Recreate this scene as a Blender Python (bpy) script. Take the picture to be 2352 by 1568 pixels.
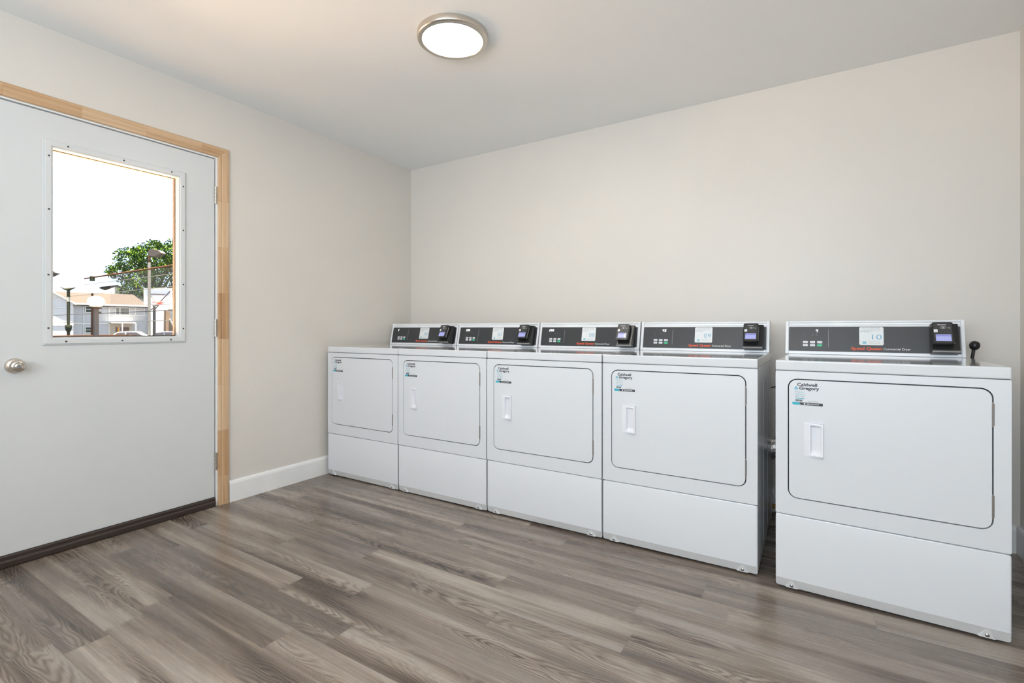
import bpy, math, random
from mathutils import Vector, Matrix
from mathutils.geometry import tessellate_polygon
random.seed(7)
PI = math.pi
for o in list(bpy.data.objects):
    bpy.data.objects.remove(o)
scn = bpy.context.scene
COL = scn.collection

# ------------------------------------------------------------------ camera
CAM = Vector((3.0038, -3.1754, 1.0388)); YAW = 0.5553; FPX = 1130.134
cd = bpy.data.cameras.new('camera'); cam = bpy.data.objects.new('camera', cd); COL.objects.link(cam)
cd.sensor_fit = 'HORIZONTAL'; cd.sensor_width = 36; cd.lens = FPX / 2352 * 36
cd.shift_y = -(784 - 755.16) / 2352
cd.clip_start = .02; cd.clip_end = 600
cam.location = CAM; cam.rotation_euler = (PI / 2, 0, YAW)
scn.camera = cam

# ------------------------------------------------------------------ world, sun, exposure
wd = bpy.data.worlds.new('world'); scn.world = wd; wd.use_nodes = True
bg = wd.node_tree.nodes['Background']
bg.inputs[0].default_value = (.62, .80, 1, 1); bg.inputs[1].default_value = 2.0
sd = bpy.data.lights.new('sun', 'SUN'); sd.energy = 105; sd.angle = .01; sd.color = (1, .82, .60)
sun = bpy.data.objects.new('sun', sd); COL.objects.link(sun); sun.location = (20, 6, 30)
sun.rotation_euler = Vector((-.09, -.02, -1.0)).to_track_quat('-Z', 'Y').to_euler()

def area(name, loc, direction, w, h, energy, color, shape='RECTANGLE'):
    d = bpy.data.lights.new(name, 'AREA'); d.shape = shape; d.size = w; d.size_y = h
    d.energy = energy; d.color = color
    o = bpy.data.objects.new(name, d); COL.objects.link(o); o.location = loc
    o.rotation_euler = Vector(direction).to_track_quat('-Z', 'Z').to_euler()
    return o
# added unseen area lamp behind the camera, standing in for window daylight
area('added_fill_light', (2.5, -4.93, 1.45), (0, 1, 1.0), 2.5, 1.2, 106, (.83, .92, 1.0))
vs = scn.view_settings
vs.view_transform = 'Standard'; vs.look = 'None'; vs.gamma = 1; vs.use_curve_mapping = False
vs.exposure = 0.03

# ------------------------------------------------------------------ material helpers
class NT:
    def __init__(s, name):
        s.m = bpy.data.materials.new(name); s.m.use_nodes = True; s.t = s.m.node_tree; s.n = s.t.nodes
        s.b = s.n['Principled BSDF']; s.out = s.n['Material Output']
    def new(s, typ, **kw):
        n = s.n.new(typ)
        for k, v in kw.items(): setattr(n, k, v)
        return n
    def put(s, sock, v):
        if isinstance(v, bpy.types.NodeSocket): s.t.links.new(v, sock)
        else: sock.default_value = v
    def math(s, op, a, b=None, c=None):
        n = s.new('ShaderNodeMath', operation=op); s.put(n.inputs[0], a)
        if b is not None: s.put(n.inputs[1], b)
        if c is not None: s.put(n.inputs[2], c)
        return n.outputs[0]
    def noise(s, vec, scale=1, detail=2, rough=.5, dist=0):
        n = s.new('ShaderNodeTexNoise'); s.put(n.inputs['Vector'], vec); n.inputs['Scale'].default_value = scale
        n.inputs['Detail'].default_value = detail; n.inputs['Roughness'].default_value = rough
        n.inputs['Distortion'].default_value = dist
        return n.outputs['Fac']
    def comb(s, x, y, z):
        n = s.new('ShaderNodeCombineXYZ'); s.put(n.inputs[0], x); s.put(n.inputs[1], y); s.put(n.inputs[2], z); return n.outputs[0]
    def ramp(s, fac, stops):
        n = s.new('ShaderNodeValToRGB'); s.put(n.inputs[0], fac); e = n.color_ramp.elements
        while len(e) < len(stops): e.new(.5)
        for el, (p, c) in zip(e, stops): el.position = p; el.color = (*c, 1)
        return n.outputs[0]
    def mix(s, fac, a, b, mode='MIX'):
        n = s.new('ShaderNodeMix', data_type='RGBA', blend_type=mode); s.put(n.inputs[0], fac)
        s.put(n.inputs[6], a if isinstance(a, bpy.types.NodeSocket) else (*a, 1))
        s.put(n.inputs[7], b if isinstance(b, bpy.types.NodeSocket) else (*b, 1)); return n.outputs[2]
    def bump(s, h, strength=.2, dist=.01):
        n = s.new('ShaderNodeBump'); s.put(n.inputs['Height'], h); n.inputs['Strength'].default_value = strength
        n.inputs['Distance'].default_value = dist; s.t.links.new(n.outputs[0], s.b.inputs['Normal'])
    def obj(s):
        return s.new('ShaderNodeTexCoord').outputs['Object']

def mat(name, col, rough=.5, metal=0, spec=.5, coat=0, emit=None, es=0, var=0, vscale=8, bump=0, bscale=60):
    N = NT(name); b = N.b
    b.inputs['Roughness'].default_value = rough; b.inputs['Metallic'].default_value = metal
    b.inputs['Specular IOR Level'].default_value = spec; b.inputs['Coat Weight'].default_value = coat
    b.inputs['Coat Roughness'].default_value = .08
    # gentle procedural variation of the tone on every material
    v = var if var else .03
    f = N.noise(N.obj(), vscale, 3)
    lo = tuple(c * (1 - v) for c in col); hi = tuple(min(1, c * (1 + v)) for c in col)
    N.t.links.new(N.ramp(f, [(.3, lo), (.7, hi)]), b.inputs['Base Color'])
    if bump: N.bump(N.noise(N.obj(), bscale, 4), bump, .004)
    if emit:
        b.inputs['Emission Color'].default_value = (*emit, 1); b.inputs['Emission Strength'].default_value = es
    return N.m

M = {}
M['wall'] = mat('greige wall paint', (.73, .69, .635), .42, var=.018, vscale=1.6, bump=.10, bscale=85)
M['ceil'] = mat('ceiling paint', (.89, .90, .895), .6, var=.012, vscale=1.2, bump=.06, bscale=70)
M['outwall'] = mat('outer wall', (.5, .48, .45), .8)
M['base'] = mat('white trim paint', (.87, .87, .86), .35)
M['door'] = mat('white door paint', (.69, .705, .705), .38, var=.012, vscale=2)
M['enamel'] = mat('white enamel', (.72, .738, .762), .30, coat=.25, var=.008, vscale=1.5)
M['enamel_top'] = mat('glossy white enamel top', (.72, .738, .762), .12, coat=1, var=.008, vscale=1.5)
M['band'] = mat('enamel with fold shading', (.68, .68, .68), .3)  # tone the fold takes from facing down, put into its colour
M['plastic'] = mat('white plastic', (.81, .815, .85), .3)
M['console'] = mat('silver white console', (.80, .81, .825), .25)
M['panel'] = mat('charcoal panel', (.040, .041, .044), .33)
M['reveal'] = mat('brown window seal', (.10, .075, .055), .6)
M['lampgrey'] = mat('weathered lamp housing', (.055, .058, .062), .6)
M['seal'] = mat('door gap shade', (.03, .03, .032), .6)  # near black, paints the shade inside the dryer door gap
M['black'] = mat('black plastic', (.012, .012, .012), .32)
M['darkgrey'] = mat('dark grey plastic', (.05, .05, .05), .4)
M['silver'] = mat('silver strip', (.55, .55, .54), .3, metal=.8)
M['nickel'] = mat('brushed nickel', (.64, .59, .53), .30, metal=1)
M['steel'] = mat('steel', (.45, .45, .45), .3, metal=1)
M['hinge'] = mat('worn hinge steel', (.27, .24, .22), .4, metal=.6)
M['screen'] = mat('blue lit screen', (.2, .22, .4), .3, emit=(.42, .44, .80), es=.55)
M['screen_bar'] = mat('screen header', (.15, .16, .35), .3, emit=(.25, .25, .62), es=.5)
M['white_ink'] = mat('white ink', (.8, .8, .8), .5)
M['digit'] = mat('lit digit', (.8, .8, .8), .5, emit=(1, 1, 1), es=1.2)
M['orange'] = mat('orange red ink', (.75, .10, .035), .5)
M['dark_ink'] = mat('charcoal ink', (.045, .05, .06), .5)
M['teal'] = mat('teal ink', (.035, .42, .55), .5)
M['paleteal'] = mat('pale teal ink', (.30, .55, .62), .5)
M['blue_ink'] = mat('light blue ink', (.18, .42, .58), .5)
M['grey_ink'] = mat('grey ink', (.30, .31, .33), .5)
M['label'] = mat('white label', (.78, .80, .80), .4)
M['button'] = mat('white button', (.72, .74, .76), .4)
M['green'] = mat('green button', (.05, .52, .27), .4)
M['thresh'] = mat('dark bronze sweep', (.040, .027, .022), .4)
M['diffuser'] = mat('lit diffuser', (.9, .9, .88), .5, emit=(1, .95, .86), es=5.5)
M['foil'] = mat('foil duct', (.75, .75, .75), .2, metal=1)
M['pipe'] = mat('orange gas pipe', (.55, .26, .04), .4)
M['cable'] = mat('white cable', (.7, .7, .68), .4)
M['galv'] = mat('pale galvanised pipe', (.30, .31, .29), .5)
M['rust'] = mat('rusty brown steel', (.06, .033, .022), .7)
M['wirem'] = mat('chain link wire', (.22, .22, .22), .5)
M['timber'] = mat('weathered brown timber', (.10, .055, .03), .8)
M['dkgreen'] = mat('dark green black post', (.025, .030, .022), .5)
M['postgrey'] = mat('grey post', (.085, .085, .09), .6)
M['globe'] = mat('white globe', (.9, .9, .9), .3)
M['siding_trim'] = mat('white facade trim', (.55, .55, .54), .6)
M['winglass'] = mat('dark window glass', (.03, .045, .042), .5, spec=.1)
M['blind'] = mat('window blind', (.10, .115, .11), .6, spec=.1)
M['dooro'] = mat('brown door', (.10, .05, .035), .6)
M['tan'] = mat('tan soffit', (.40, .34, .27), .7)
M['orangep'] = mat('orange canvas', (.80, .33, .02), .6)
M['car_white'] = mat('white car paint', (.75, .76, .78), .25)
M['car_blue'] = mat('silver blue car paint', (.16, .18, .26), .25)
M['carglass'] = mat('car glass', (.05, .05, .06), .15)
M['tyre'] = mat('tyre', (.02, .02, .02), .8)
M['bark'] = mat('tree bark', (.16, .11, .07), .9)
M['red'] = mat('red rim', (.70, .06, .03), .5)
M['yellow'] = mat('mustard paint', (.45, .30, .04), .5)
M['board'] = mat('pale backboard', (.66, .74, .84), .3)
M['ground'] = mat('sunlit concrete', (.88, .65, .44), .9, var=.06, vscale=.8)
M['asphalt'] = mat('asphalt', (.04, .04, .04), .9, var=.1, vscale=.8)
M['plaster_grey'] = mat('pale grey roof', (.06, .055, .05), .9)

def glass_mat():
    N = NT('window glass'); tr = N.new('ShaderNodeBsdfTransparent'); gl = N.new('ShaderNodeBsdfGlossy')
    gl.inputs['Roughness'].default_value = .02
    fr = N.new('ShaderNodeFresnel'); fr.inputs[0].default_value = 1.45
    f = N.math('MULTIPLY', fr.outputs[0], .8)
    mx = N.new('ShaderNodeMixShader'); N.t.links.new(f, mx.inputs[0]); N.t.links.new(tr.outputs[0], mx.inputs[1]); N.t.links.new(gl.outputs[0], mx.inputs[2])
    N.t.links.new(mx.outputs[0], N.out.inputs[0]); return N.m
M['glass'] = glass_mat()

def floor_mat():
    N = NT('vinyl plank floor'); sep = N.new('ShaderNodeSeparateXYZ'); N.t.links.new(N.obj(), sep.inputs[0])
    x, y = sep.outputs[0], sep.outputs[1]
    w, L = .118, 1.22
    yr = N.math('DIVIDE', y, w); row = N.math('FLOOR', yr)
    wn = N.new('ShaderNodeTexWhiteNoise', noise_dimensions='1D'); N.put(wn.inputs['W'], row)
    xo = N.math('ADD', N.math('DIVIDE', x, L), N.math('MULTIPLY', wn.outputs['Value'], 7.3)); colm = N.math('FLOOR', xo)
    w2 = N.new('ShaderNodeTexWhiteNoise', noise_dimensions='2D'); N.put(w2.inputs['Vector'], N.comb(row, colm, 0))
    s2 = N.new('ShaderNodeSeparateColor'); N.t.links.new(w2.outputs['Color'], s2.inputs[0])
    r1, r2, r3 = s2.outputs[0], s2.outputs[1], s2.outputs[2]
    px = N.math('ADD', x, N.math('MULTIPLY', r1, 37)); py = N.math('ADD', y, N.math('MULTIPLY', r2, 19)); pz = N.math('MULTIPLY', r3, 23)
    def P(a, b): return N.comb(N.math('MULTIPLY', px, a), N.math('MULTIPLY', py, b), pz)
    # cathedral figure: contour lines of a stretched noise
    # cathedral arches: contours of a parabola across each plank, warped by noise
    yl = N.math('MULTIPLY', N.math('ADD', N.math('FRACT', yr), N.math('MULTIPLY_ADD', r1, .7, -.85)), w)
    sg = N.math('MULTIPLY_ADD', N.math('GREATER_THAN', r2, .5), 2, -1)
    warp = N.math('ADD', N.math('MULTIPLY', N.noise(P(2.6, 13), 1, 2, .5), 11), N.math('MULTIPLY', N.noise(P(9, 40), 1, 2), .55))
    vv = N.math('ADD', N.math('MULTIPLY', N.math('MULTIPLY', px, 9), sg), N.math('MULTIPLY', N.math('MULTIPLY', yl, yl), 1500))
    vv = N.math('ADD', vv, warp)
    ring = N.math('MULTIPLY_ADD', N.math('SINE', N.math('MULTIPLY', vv, 6.2832)), .5, .5)
    ringd = N.math('POWER', ring, 1.6)
    mask = N.new('ShaderNodeMapRange'); N.put(mask.inputs[0], N.noise(P(1.1, 5.0), 1.0, 1.5)); mask.inputs[1].default_value = .46; mask.inputs[2].default_value = .60
    fig = N.math('MULTIPLY', ringd, N.math('MULTIPLY_ADD', mask.outputs[0], .75, .10))
    streak = N.noise(P(2.2, 110), 1, 6, .66)
    broad = N.noise(P(.65, 11), 1, 3, .55, .5)
    fine = N.noise(P(9, 420), 1, 3, .6)
    tone = N.math('ADD', N.math('MULTIPLY', broad, 1.06), N.math('MULTIPLY', streak, .34))
    tone = N.math('ADD', tone, N.math('MULTIPLY', N.math('SUBTRACT', r3, .5), .08))
    tone = N.math('ADD', tone, N.math('MULTIPLY', N.math('SUBTRACT', fine, .5), .14))
    tone = N.math('SUBTRACT', tone, N.math('MULTIPLY', fig, .23))
    kn = N.new('ShaderNodeTexVoronoi'); N.put(kn.inputs['Vector'], P(2.1, 9)); kn.inputs['Scale'].default_value = 1
    knot = N.math('LESS_THAN', kn.outputs['Distance'], .055)
    tone = N.math('SUBTRACT', tone, N.math('MULTIPLY', knot, .16))
    c = N.ramp(tone, [(.37, (.050, .035, .026)), (.48, (.100, .073, .055)), (.59, (.168, .127, .098)), (.71, (.265, .213, .169)), (.86, (.40, .345, .29))])
    hue = N.noise(P(.6, 6), 1, 1)
    hm = N.new('ShaderNodeMapRange'); N.put(hm.inputs[0], hue); hm.inputs[1].default_value = .4; hm.inputs[2].default_value = .65
    c = N.mix(N.math('MULTIPLY', hm.outputs[0], .35), c, (.195, .168, .152))
    # seams
    fy = N.math('FRACT', yr); fx = N.math('FRACT', xo)
    ey = N.math('LESS_THAN', N.math('MINIMUM', fy, N.math('SUBTRACT', 1, fy)), .0075)
    ex = N.math('LESS_THAN', N.math('MINIMUM', fx, N.math('SUBTRACT', 1, fx)), .0009)
    seam = N.math('MAXIMUM', ey, ex)
    c = N.mix(N.math('MULTIPLY', seam, .35), c, (.08, .06, .05))
    N.t.links.new(c, N.b.inputs['Base Color'])
    N.put(N.b.inputs['Roughness'], N.math('MULTIPLY_ADD', streak, .14, .20))
    N.bump(N.math('SUBTRACT', N.math('MULTIPLY', streak, .35), N.math('MULTIPLY', seam, 1)), .10, .0012)
    return N.m
M['floor'] = floor_mat()

def pine_mat(axis):
    # finger jointed pine: blocks along the length (axis index), each with its own tone
    N = NT('finger jointed pine'); sep = N.new('ShaderNodeSeparateXYZ'); N.t.links.new(N.obj(), sep.inputs[0])
    a = sep.outputs[axis]; others = [sep.outputs[i] for i in range(3) if i != axis]
    w = N.math('ADD', others[0], others[1])
    ln = N.math('ADD', N.math('DIVIDE', a, .27), .37); blk = N.math('FLOOR', ln)
    wn = N.new('ShaderNodeTexWhiteNoise', noise_dimensions='1D'); N.put(wn.inputs['W'], blk); r = wn.outputs['Value']
    g = N.noise(N.comb(N.math('MULTIPLY', a, 3.5), N.math('MULTIPLY', w, 130), N.math('MULTIPLY', r, 40)), 1, 4, .6, .4)
    rings = N.noise(N.comb(N.math('MULTIPLY', a, 1.6), N.math('MULTIPLY', w, 34), N.math('MULTIPLY', r, 17)), 1, 2, .5, .6)
    t = N.math('ADD', N.math('MULTIPLY', g, .45), N.math('MULTIPLY', rings, .45)); t = N.math('ADD', t, N.math('MULTIPLY', N.math('SUBTRACT', r, .5), .26))
    c = N.ramp(t, [(.22, (.42, .235, .11)), (.42, (.56, .36, .20)), (.6, (.65, .46, .29)), (.8, (.72, .56, .39))])
    fr = N.math('FRACT', ln); e = N.math('LESS_THAN', N.math('MINIMUM', fr, N.math('SUBTRACT', 1, fr)), .004)
    c = N.mix(N.math('MULTIPLY', e, .4), c, (.4, .25, .12))
    N.t.links.new(c, N.b.inputs['Base Color']); N.b.inputs['Roughness'].default_value = .5
    return N.m
M['pine_z'] = pine_mat(2); M['pine_y'] = pine_mat(1)

def siding_mat(name, c1, c2, pitch):
    N = NT(name); sep = N.new('ShaderNodeSeparateXYZ'); N.t.links.new(N.obj(), sep.inputs[0])
    f = N.math('FRACT', N.math('DIVIDE', sep.outputs[2], pitch))
    c = N.ramp(f, [(.0, c2), (.14, c1), (1, c1)]); c = N.mix(N.math('MULTIPLY', N.noise(N.obj(), 2, 3), .3), c, c2)
    N.t.links.new(c, N.b.inputs['Base Color']); N.b.inputs['Roughness'].default_value = .8; N.b.inputs['Specular IOR Level'].default_value = 0; return N.m
M['siding'] = siding_mat('grey blue lap siding', (.40, .41, .43), (.28, .29, .32), .20)
M['siding_w'] = siding_mat('pale lap siding', (.50, .51, .53), (.38, .39, .42), .20)
M['shingle'] = siding_mat('tan shingles', (.034, .031, .031), (.021, .018, .017), .16)
M['brick'] = siding_mat('tan brown shingles', (.17, .125, .09), (.10, .07, .05), .12)

def leaf_mat():
    N = NT('tree leaves'); c = N.ramp(N.noise(N.obj(), 1.1, 4, .7), [(.34, (.003, .010, .002)), (.46, (.010, .032, .004)), (.57, (.036, .075, .006)), (.72, (.11, .145, .012))])
    N.t.links.new(c, N.b.inputs['Base Color']); N.b.inputs['Roughness'].default_value = .8; N.b.inputs['Specular IOR Level'].default_value = 0; return N.m
M['leaf'] = leaf_mat()

for k in ('galv', 'rust', 'wirem', 'timber', 'postgrey', 'siding_trim', 'ground', 'asphalt', 'plaster_grey', 'lampgrey', 'dooro', 'tan', 'orangep', 'bark', 'board', 'globe', 'dkgreen', 'car_white', 'car_blue'):
    M[k].node_tree.nodes['Principled BSDF'].inputs['Specular IOR Level'].default_value = 0
# ------------------------------------------------------------------ mesh builder
class MB:
    def __init__(s, fr=None):
        s.v = []; s.f = []; s.fm = []; s.mats = []; s.fr = fr
    def slot(s, m):
        if m not in s.mats: s.mats.append(m)
        return s.mats.index(m)
    def add(s, vs, fs, m):
        b = len(s.v); k = s.slot(m)
        for p in vs:
            p = Vector(p); s.v.append(s.fr(p) if s.fr else p)
        for f in fs: s.f.append([b + i for i in f]); s.fm.append(k)
    def box(s, x0, x1, y0, y1, z0, z1, m):
        vs = [(x, y, z) for z in (z0, z1) for y in (y0, y1) for x in (x0, x1)]
        s.add(vs, [(0, 2, 3, 1), (4, 5, 7, 6), (0, 1, 5, 4), (2, 6, 7, 3), (0, 4, 6, 2), (1, 3, 7, 5)], m); return s
    def bar(s, p0, p1, r, m, n=8, r1=None, caps=True):
        p0, p1 = Vector(p0), Vector(p1); d = (p1 - p0).normalized(); r1 = r if r1 is None else r1
        u = d.orthogonal().normalized(); w = d.cross(u)
        vs = []
        for p, rr in ((p0, r), (p1, r1)):
            for i in range(n):
                a = 2 * PI * (i + .5) / n; vs.append(p + (u * math.cos(a) + w * math.sin(a)) * rr)
        fs = [(i, (i + 1) % n, n + (i + 1) % n, n + i) for i in range(n)]
        if caps: fs += [tuple(range(n))[::-1], tuple(range(n, 2 * n))]
        s.add(vs, fs, m); return s
    def tube(s, pts, r, m, n=8):
        pts = [Vector(p) for p in pts]; vs = []; u = None
        for i, p in enumerate(pts):
            d = (pts[min(i + 1, len(pts) - 1)] - pts[max(i - 1, 0)]).normalized()
            u = d.orthogonal().normalized() if u is None else (u - d * u.dot(d)).normalized()
            w = d.cross(u); rr = r[i] if isinstance(r, (list, tuple)) else r
            for k in range(n):
                a = 2 * PI * k / n; vs.append(p + (u * math.cos(a) + w * math.sin(a)) * rr)
        fs = [(i * n + k, i * n + (k + 1) % n, (i + 1) * n + (k + 1) % n, (i + 1) * n + k) for i in range(len(pts) - 1) for k in range(n)]
        fs += [tuple(range(n))[::-1], tuple(range((len(pts) - 1) * n, len(pts) * n))]
        s.add(vs, fs, m); return s
    def lathe(s, prof, c, axis, m, n=48):
        # prof: (radius, distance along axis)
        c = Vector(c); ax = Vector(axis).normalized(); u = ax.orthogonal().normalized(); w = ax.cross(u); vs = []; fs = []
        for r, h in prof:
            for k in range(n):
                a = 2 * PI * k / n; vs.append(c + ax * h + (u * math.cos(a) + w * math.sin(a)) * r)
        for i in range(len(prof) - 1):
            for k in range(n): fs.append((i * n + k, i * n + (k + 1) % n, (i + 1) * n + (k + 1) % n, (i + 1) * n + k))
        fs.append(tuple(range(n))[::-1]); fs.append(tuple(range((len(prof) - 1) * n, len(prof) * n)))
        s.add(vs, fs, m); return s
    def poly(s, outer, holes, d0, d1, m, put):
        # polygon with holes extruded from d0 to d1; put(a, b, d) gives the 3D point
        loops = [outer] + holes
        flat = [p for l in loops for p in l]
        tri = tessellate_polygon([[Vector((a, b, 0)) for a, b in l] for l in loops])
        n = len(flat)
        vs = [put(a, b, d0) for a, b in flat] + [put(a, b, d1) for a, b in flat]
        fs = [tuple(t) for t in tri] + [tuple(i + n for i in reversed(t)) for t in tri]
        k = 0
        for l in loops:
            q = len(l)
            for i in range(q): fs.append((k + i, k + (i + 1) % q, n + k + (i + 1) % q, n + k + i))
            k += q
        s.add(vs, fs, m); return s
    def text(s, body, a0, b0, cap, width, m, put, d=0, th=.0003, bold=0, shear=0, right=False):
        c = bpy.data.curves.new('t', 'FONT'); c.body = body; c.size = 1; c.offset = bold; c.shear = shear; c.resolution_u = 3
        o = bpy.data.objects.new('t', c); COL.objects.link(o)
        me = bpy.data.meshes.new_from_object(o.evaluated_get(bpy.context.evaluated_depsgraph_get()))
        xs = [v.co.x for v in me.vertices]; x0, x1 = min(xs), max(xs)
        sx = width / (x1 - x0); sy = cap / .70
        vs = [put(a0 + (v.co.x - x0) * sx, b0 + v.co.y * sy, d) for v in me.vertices]
        s.add(vs, [tuple(p.vertices) for p in me.polygons], m)
        bpy.data.objects.remove(o); bpy.data.curves.remove(c); bpy.data.meshes.remove(me); return s
    def build(s, name, parent=None, smooth=False, bevel=0, seg=2, label=None, mats=None, ang=30, recalc=True):
        me = bpy.data.meshes.new(name); me.from_pydata([tuple(v) for v in s.v], [], s.f)
        for k in s.mats: me.materials.append(M[k])
        for p, k in zip(me.polygons, s.fm): p.material_index = k
        if recalc:
            import bmesh
            bm = bmesh.new(); bm.from_mesh(me); bmesh.ops.recalc_face_normals(bm, faces=bm.faces); bm.to_mesh(me); bm.free()
        if smooth or bevel:
            me.shade_smooth()
            if not bevel:
                me.set_sharp_from_angle(angle=math.radians(38))
        o = bpy.data.objects.new(name, me); COL.objects.link(o)
        if bevel:
            b = o.modifiers.new('bevel', 'BEVEL'); b.width = bevel; b.segments = seg; b.limit_method = 'ANGLE'; b.angle_limit = math.radians(ang); b.harden_normals = True
        if parent: o.parent = parent
        if label: o['label'] = label
        return o

def rrect(a0, a1, b0, b1, r, n=6):
    pts = []
    for cx, cy, t0 in ((a1 - r, b1 - r, 0), (a0 + r, b1 - r, 90), (a0 + r, b0 + r, 180), (a1 - r, b0 + r, 270)):
        for i in range(n + 1):
            t = math.radians(t0 + 90 * i / n); pts.append((cx + r * math.cos(t), cy + r * math.sin(t)))
    return pts
def rect(a0, a1, b0, b1): return [(a1, b1), (a0, b1), (a0, b0), (a1, b0)]
def thing(name, label, cat, loc=(0, 0, 0), rz=0, group=None):
    o = bpy.data.objects.new(name, None); COL.objects.link(o); o.location = loc; o.rotation_euler = (0, 0, rz); o.empty_display_size = .1
    o['label'] = label; o['category'] = cat
    if group: o['group'] = group
    return o
def structure(o, label=None, cat=None):
    o['kind'] = 'structure'
    if label: o['label'] = label
    if cat: o['category'] = cat
    return o
def children(o): return [c for c in bpy.data.objects if c.parent is o]
def copy_tree(o, parent=None, skip=()):
    c = o.copy(); COL.objects.link(c); c.parent = parent
    for ch in children(o):
        if ch.name.split('.')[0] not in skip: copy_tree(ch, c, skip)
    return c

# ------------------------------------------------------------------ the room
RX, RY, H = 3.802, -4.95, 2.4185       # right wall x, front wall y, ceiling height
DY0, DY1, DZ = -2.562, -1.628, 2.047   # door opening in the left wall
m = MB(); m.box(-.14, RX + .14, RY - .14, .14, -.12, 0, 'floor'); structure(m.build('floor'), 'grey brown wood look vinyl plank floor', 'floor')
m = MB(); m.box(-.14, RX + .14, RY - .14, .14, H, H + .14, 'ceil'); structure(m.build('ceiling'), 'smooth off white ceiling', 'ceiling')
m = MB(); m.box(-.14, RX + .14, 0, .14, 0, H, 'wall'); structure(m.build('wall_back'), 'greige painted wall behind the dryers', 'wall')
m = MB(); m.box(RX, RX + .14, RY, 0, 0, H, 'wall'); structure(m.build('wall_right'), 'greige painted wall at the right edge', 'wall')
PX = lambda x: (lambda a, b, d: (d, a, b))        # polygons in the y-z plane, d along x
pyz = lambda a, b, d: (d, a, b)
pxz = lambda a, b, d: (a, d, b)
m = MB(); m.poly([(0, H), (RY, H), (RY, 0), (DY0 - .016, 0), (DY0 - .016, DZ + .016), (DY1 + .016, DZ + .016), (DY1 + .016, 0), (0, 0)], [], -.14, 0, 'wall', pyz)
structure(m.build('wall_left'), 'greige painted wall with the white door', 'wall')
m = MB(); m.poly(rect(-.14, RX + .14, 0, H), [rect(1.25, 3.75, .85, 2.1)], RY - .14, RY, 'wall', pxz); structure(m.build('wall_front'), 'greige painted wall behind the camera', 'wall')
# added window in the front wall, out of view, to go with the fill lamp
m = MB(); m.poly(rect(1.25, 3.75, .85, 2.1), [rect(1.31, 2.47, .91, 2.04), rect(2.53, 3.69, .91, 2.04)], RY - .10, RY - .04, 'base', pxz)
w1 = structure(m.build('added_window', bevel=.004), 'added white framed double window behind the camera, out of view', 'window')
for xa, xb in ((1.31, 2.47), (2.53, 3.69)):
    g = MB(); g.box(xa, xb, RY - .073, RY - .069, .91, 2.04, 'glass'); g.build('pane', w1)
# baseboards
def baseboard(name, p0, p1, nrm, label):
    p0, p1, nrm = Vector(p0), Vector(p1), Vector(nrm); mm = MB()
    prof = [(0, 0), (.015, 0), (.015, .108), (.012, .120), (.006, .127), (0, .127)]
    vs = []
    for p in (p0, p1):
        for a, b in prof: vs.append(p + nrm * a + Vector((0, 0, b)))
    n = len(prof); mm.add(vs, [(i, (i + 1) % n, n + (i + 1) % n, n + i) for i in range(n)] + [tuple(range(n)), tuple(range(n, 2 * n))], 'base')
    structure(mm.build(name), label, 'baseboard')
baseboard('baseboard_left', (0, -1.563, 0), (0, 0, 0), (1, 0, 0), 'white baseboard between the door casing and the dryers')
baseboard('baseboard_back', (0.016, 0, 0), (RX - .016, 0, 0), (0, -1, 0), 'white baseboard behind the dryers')
baseboard('baseboard_right', (RX, 0, 0), (RX, RY, 0), (-1, 0, 0), 'white baseboard on the right wall')

# ------------------------------------------------------------------ entrance door
door = thing('door_1', 'white steel entrance door with a window and a round nickel knob', 'door', (0, -2.1, 0)); door['kind'] = 'structure'
def dpart(mm, name, **k):
    o = mm.build(name, **k); o.parent = door; o.location = -door.location; return o
def sub(o, parent):
    o.parent = parent; return o
GY0, GY1, GZ0, GZ1 = -2.360, -1.832, .999, 1.878
m = MB(); m.poly(rect(DY0 + .010, -1.640, .052, 2.036), [rect(GY0, GY1, GZ0, GZ1)], -.050, -.006, 'door', pyz)
dpart(m, 'door_panel', bevel=.0015)
# jambs and head (white)
m = MB(); m.box(-.14, -.0005, DY1 - .007, DY1 + .016, 0, DZ + .016, 'base'); m.box(-.14, -.0005, DY0 - .016, DY0 + .007, 0, DZ + .016, 'base')
m.box(-.14, -.0005, DY0 + .007, DY1 - .007, DZ - .006, DZ + .016, 'base')
m.box(-.075, -.052, DY1 - .018, DY1 - .007, 0, DZ - .006, 'base'); m.box(-.075, -.052, DY0 + .007, DY0 + .018, 0, DZ - .006, 'base'); m.box(-.075, -.052, DY0 + .018, DY1 - .018, DZ - .017, DZ - .006, 'base')
dpart(m, 'door_jamb')
# lite frame: stepped moulding on the room side, plus outer frame
def ring(mm, g, a0, a1, x0, x1, mk):
    mm.poly(rect(GY0 - a1, GY1 + a1, GZ0 - a1, GZ1 + a1), [rect(GY0 + a0, GY1 - a0, GZ0 + a0, GZ1 - a0)], x0, x1, mk, pyz)
m = MB(); ring(m, 0, 0, .036, -.006, -.001, 'door'); ring(m, 0, -.006, .030, -.001, .0045, 'door')
fr = dpart(m, 'lite_frame', bevel=.003, seg=3)
m = MB(); ring(m, 0, .004, .03, -.062, -.0505, 'reveal'); ring(m, 0, .005, .0, -.050, -.040, 'reveal')
o = m.build('outer_frame'); o.parent = fr
for y, z in ((-2.308, 1.897), (-2.088, 1.896), (-1.870, 1.896), (-2.376, 1.835), (-2.376, 1.590), (-2.378, 1.288), (-2.378, 1.043), (-2.315, .980), (-2.095, .980), (-1.874, .980), (-1.812, 1.831), (-1.812, 1.587), (-1.812, 1.286), (-1.812, 1.041)):
    m = MB(); m.lathe([(.0042, 0), (.0042, .001), (.002, .0016)], (.0045, y, z), (1, 0, 0), 'darkgrey', 10); o = m.build('screw'); o.parent = fr
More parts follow.
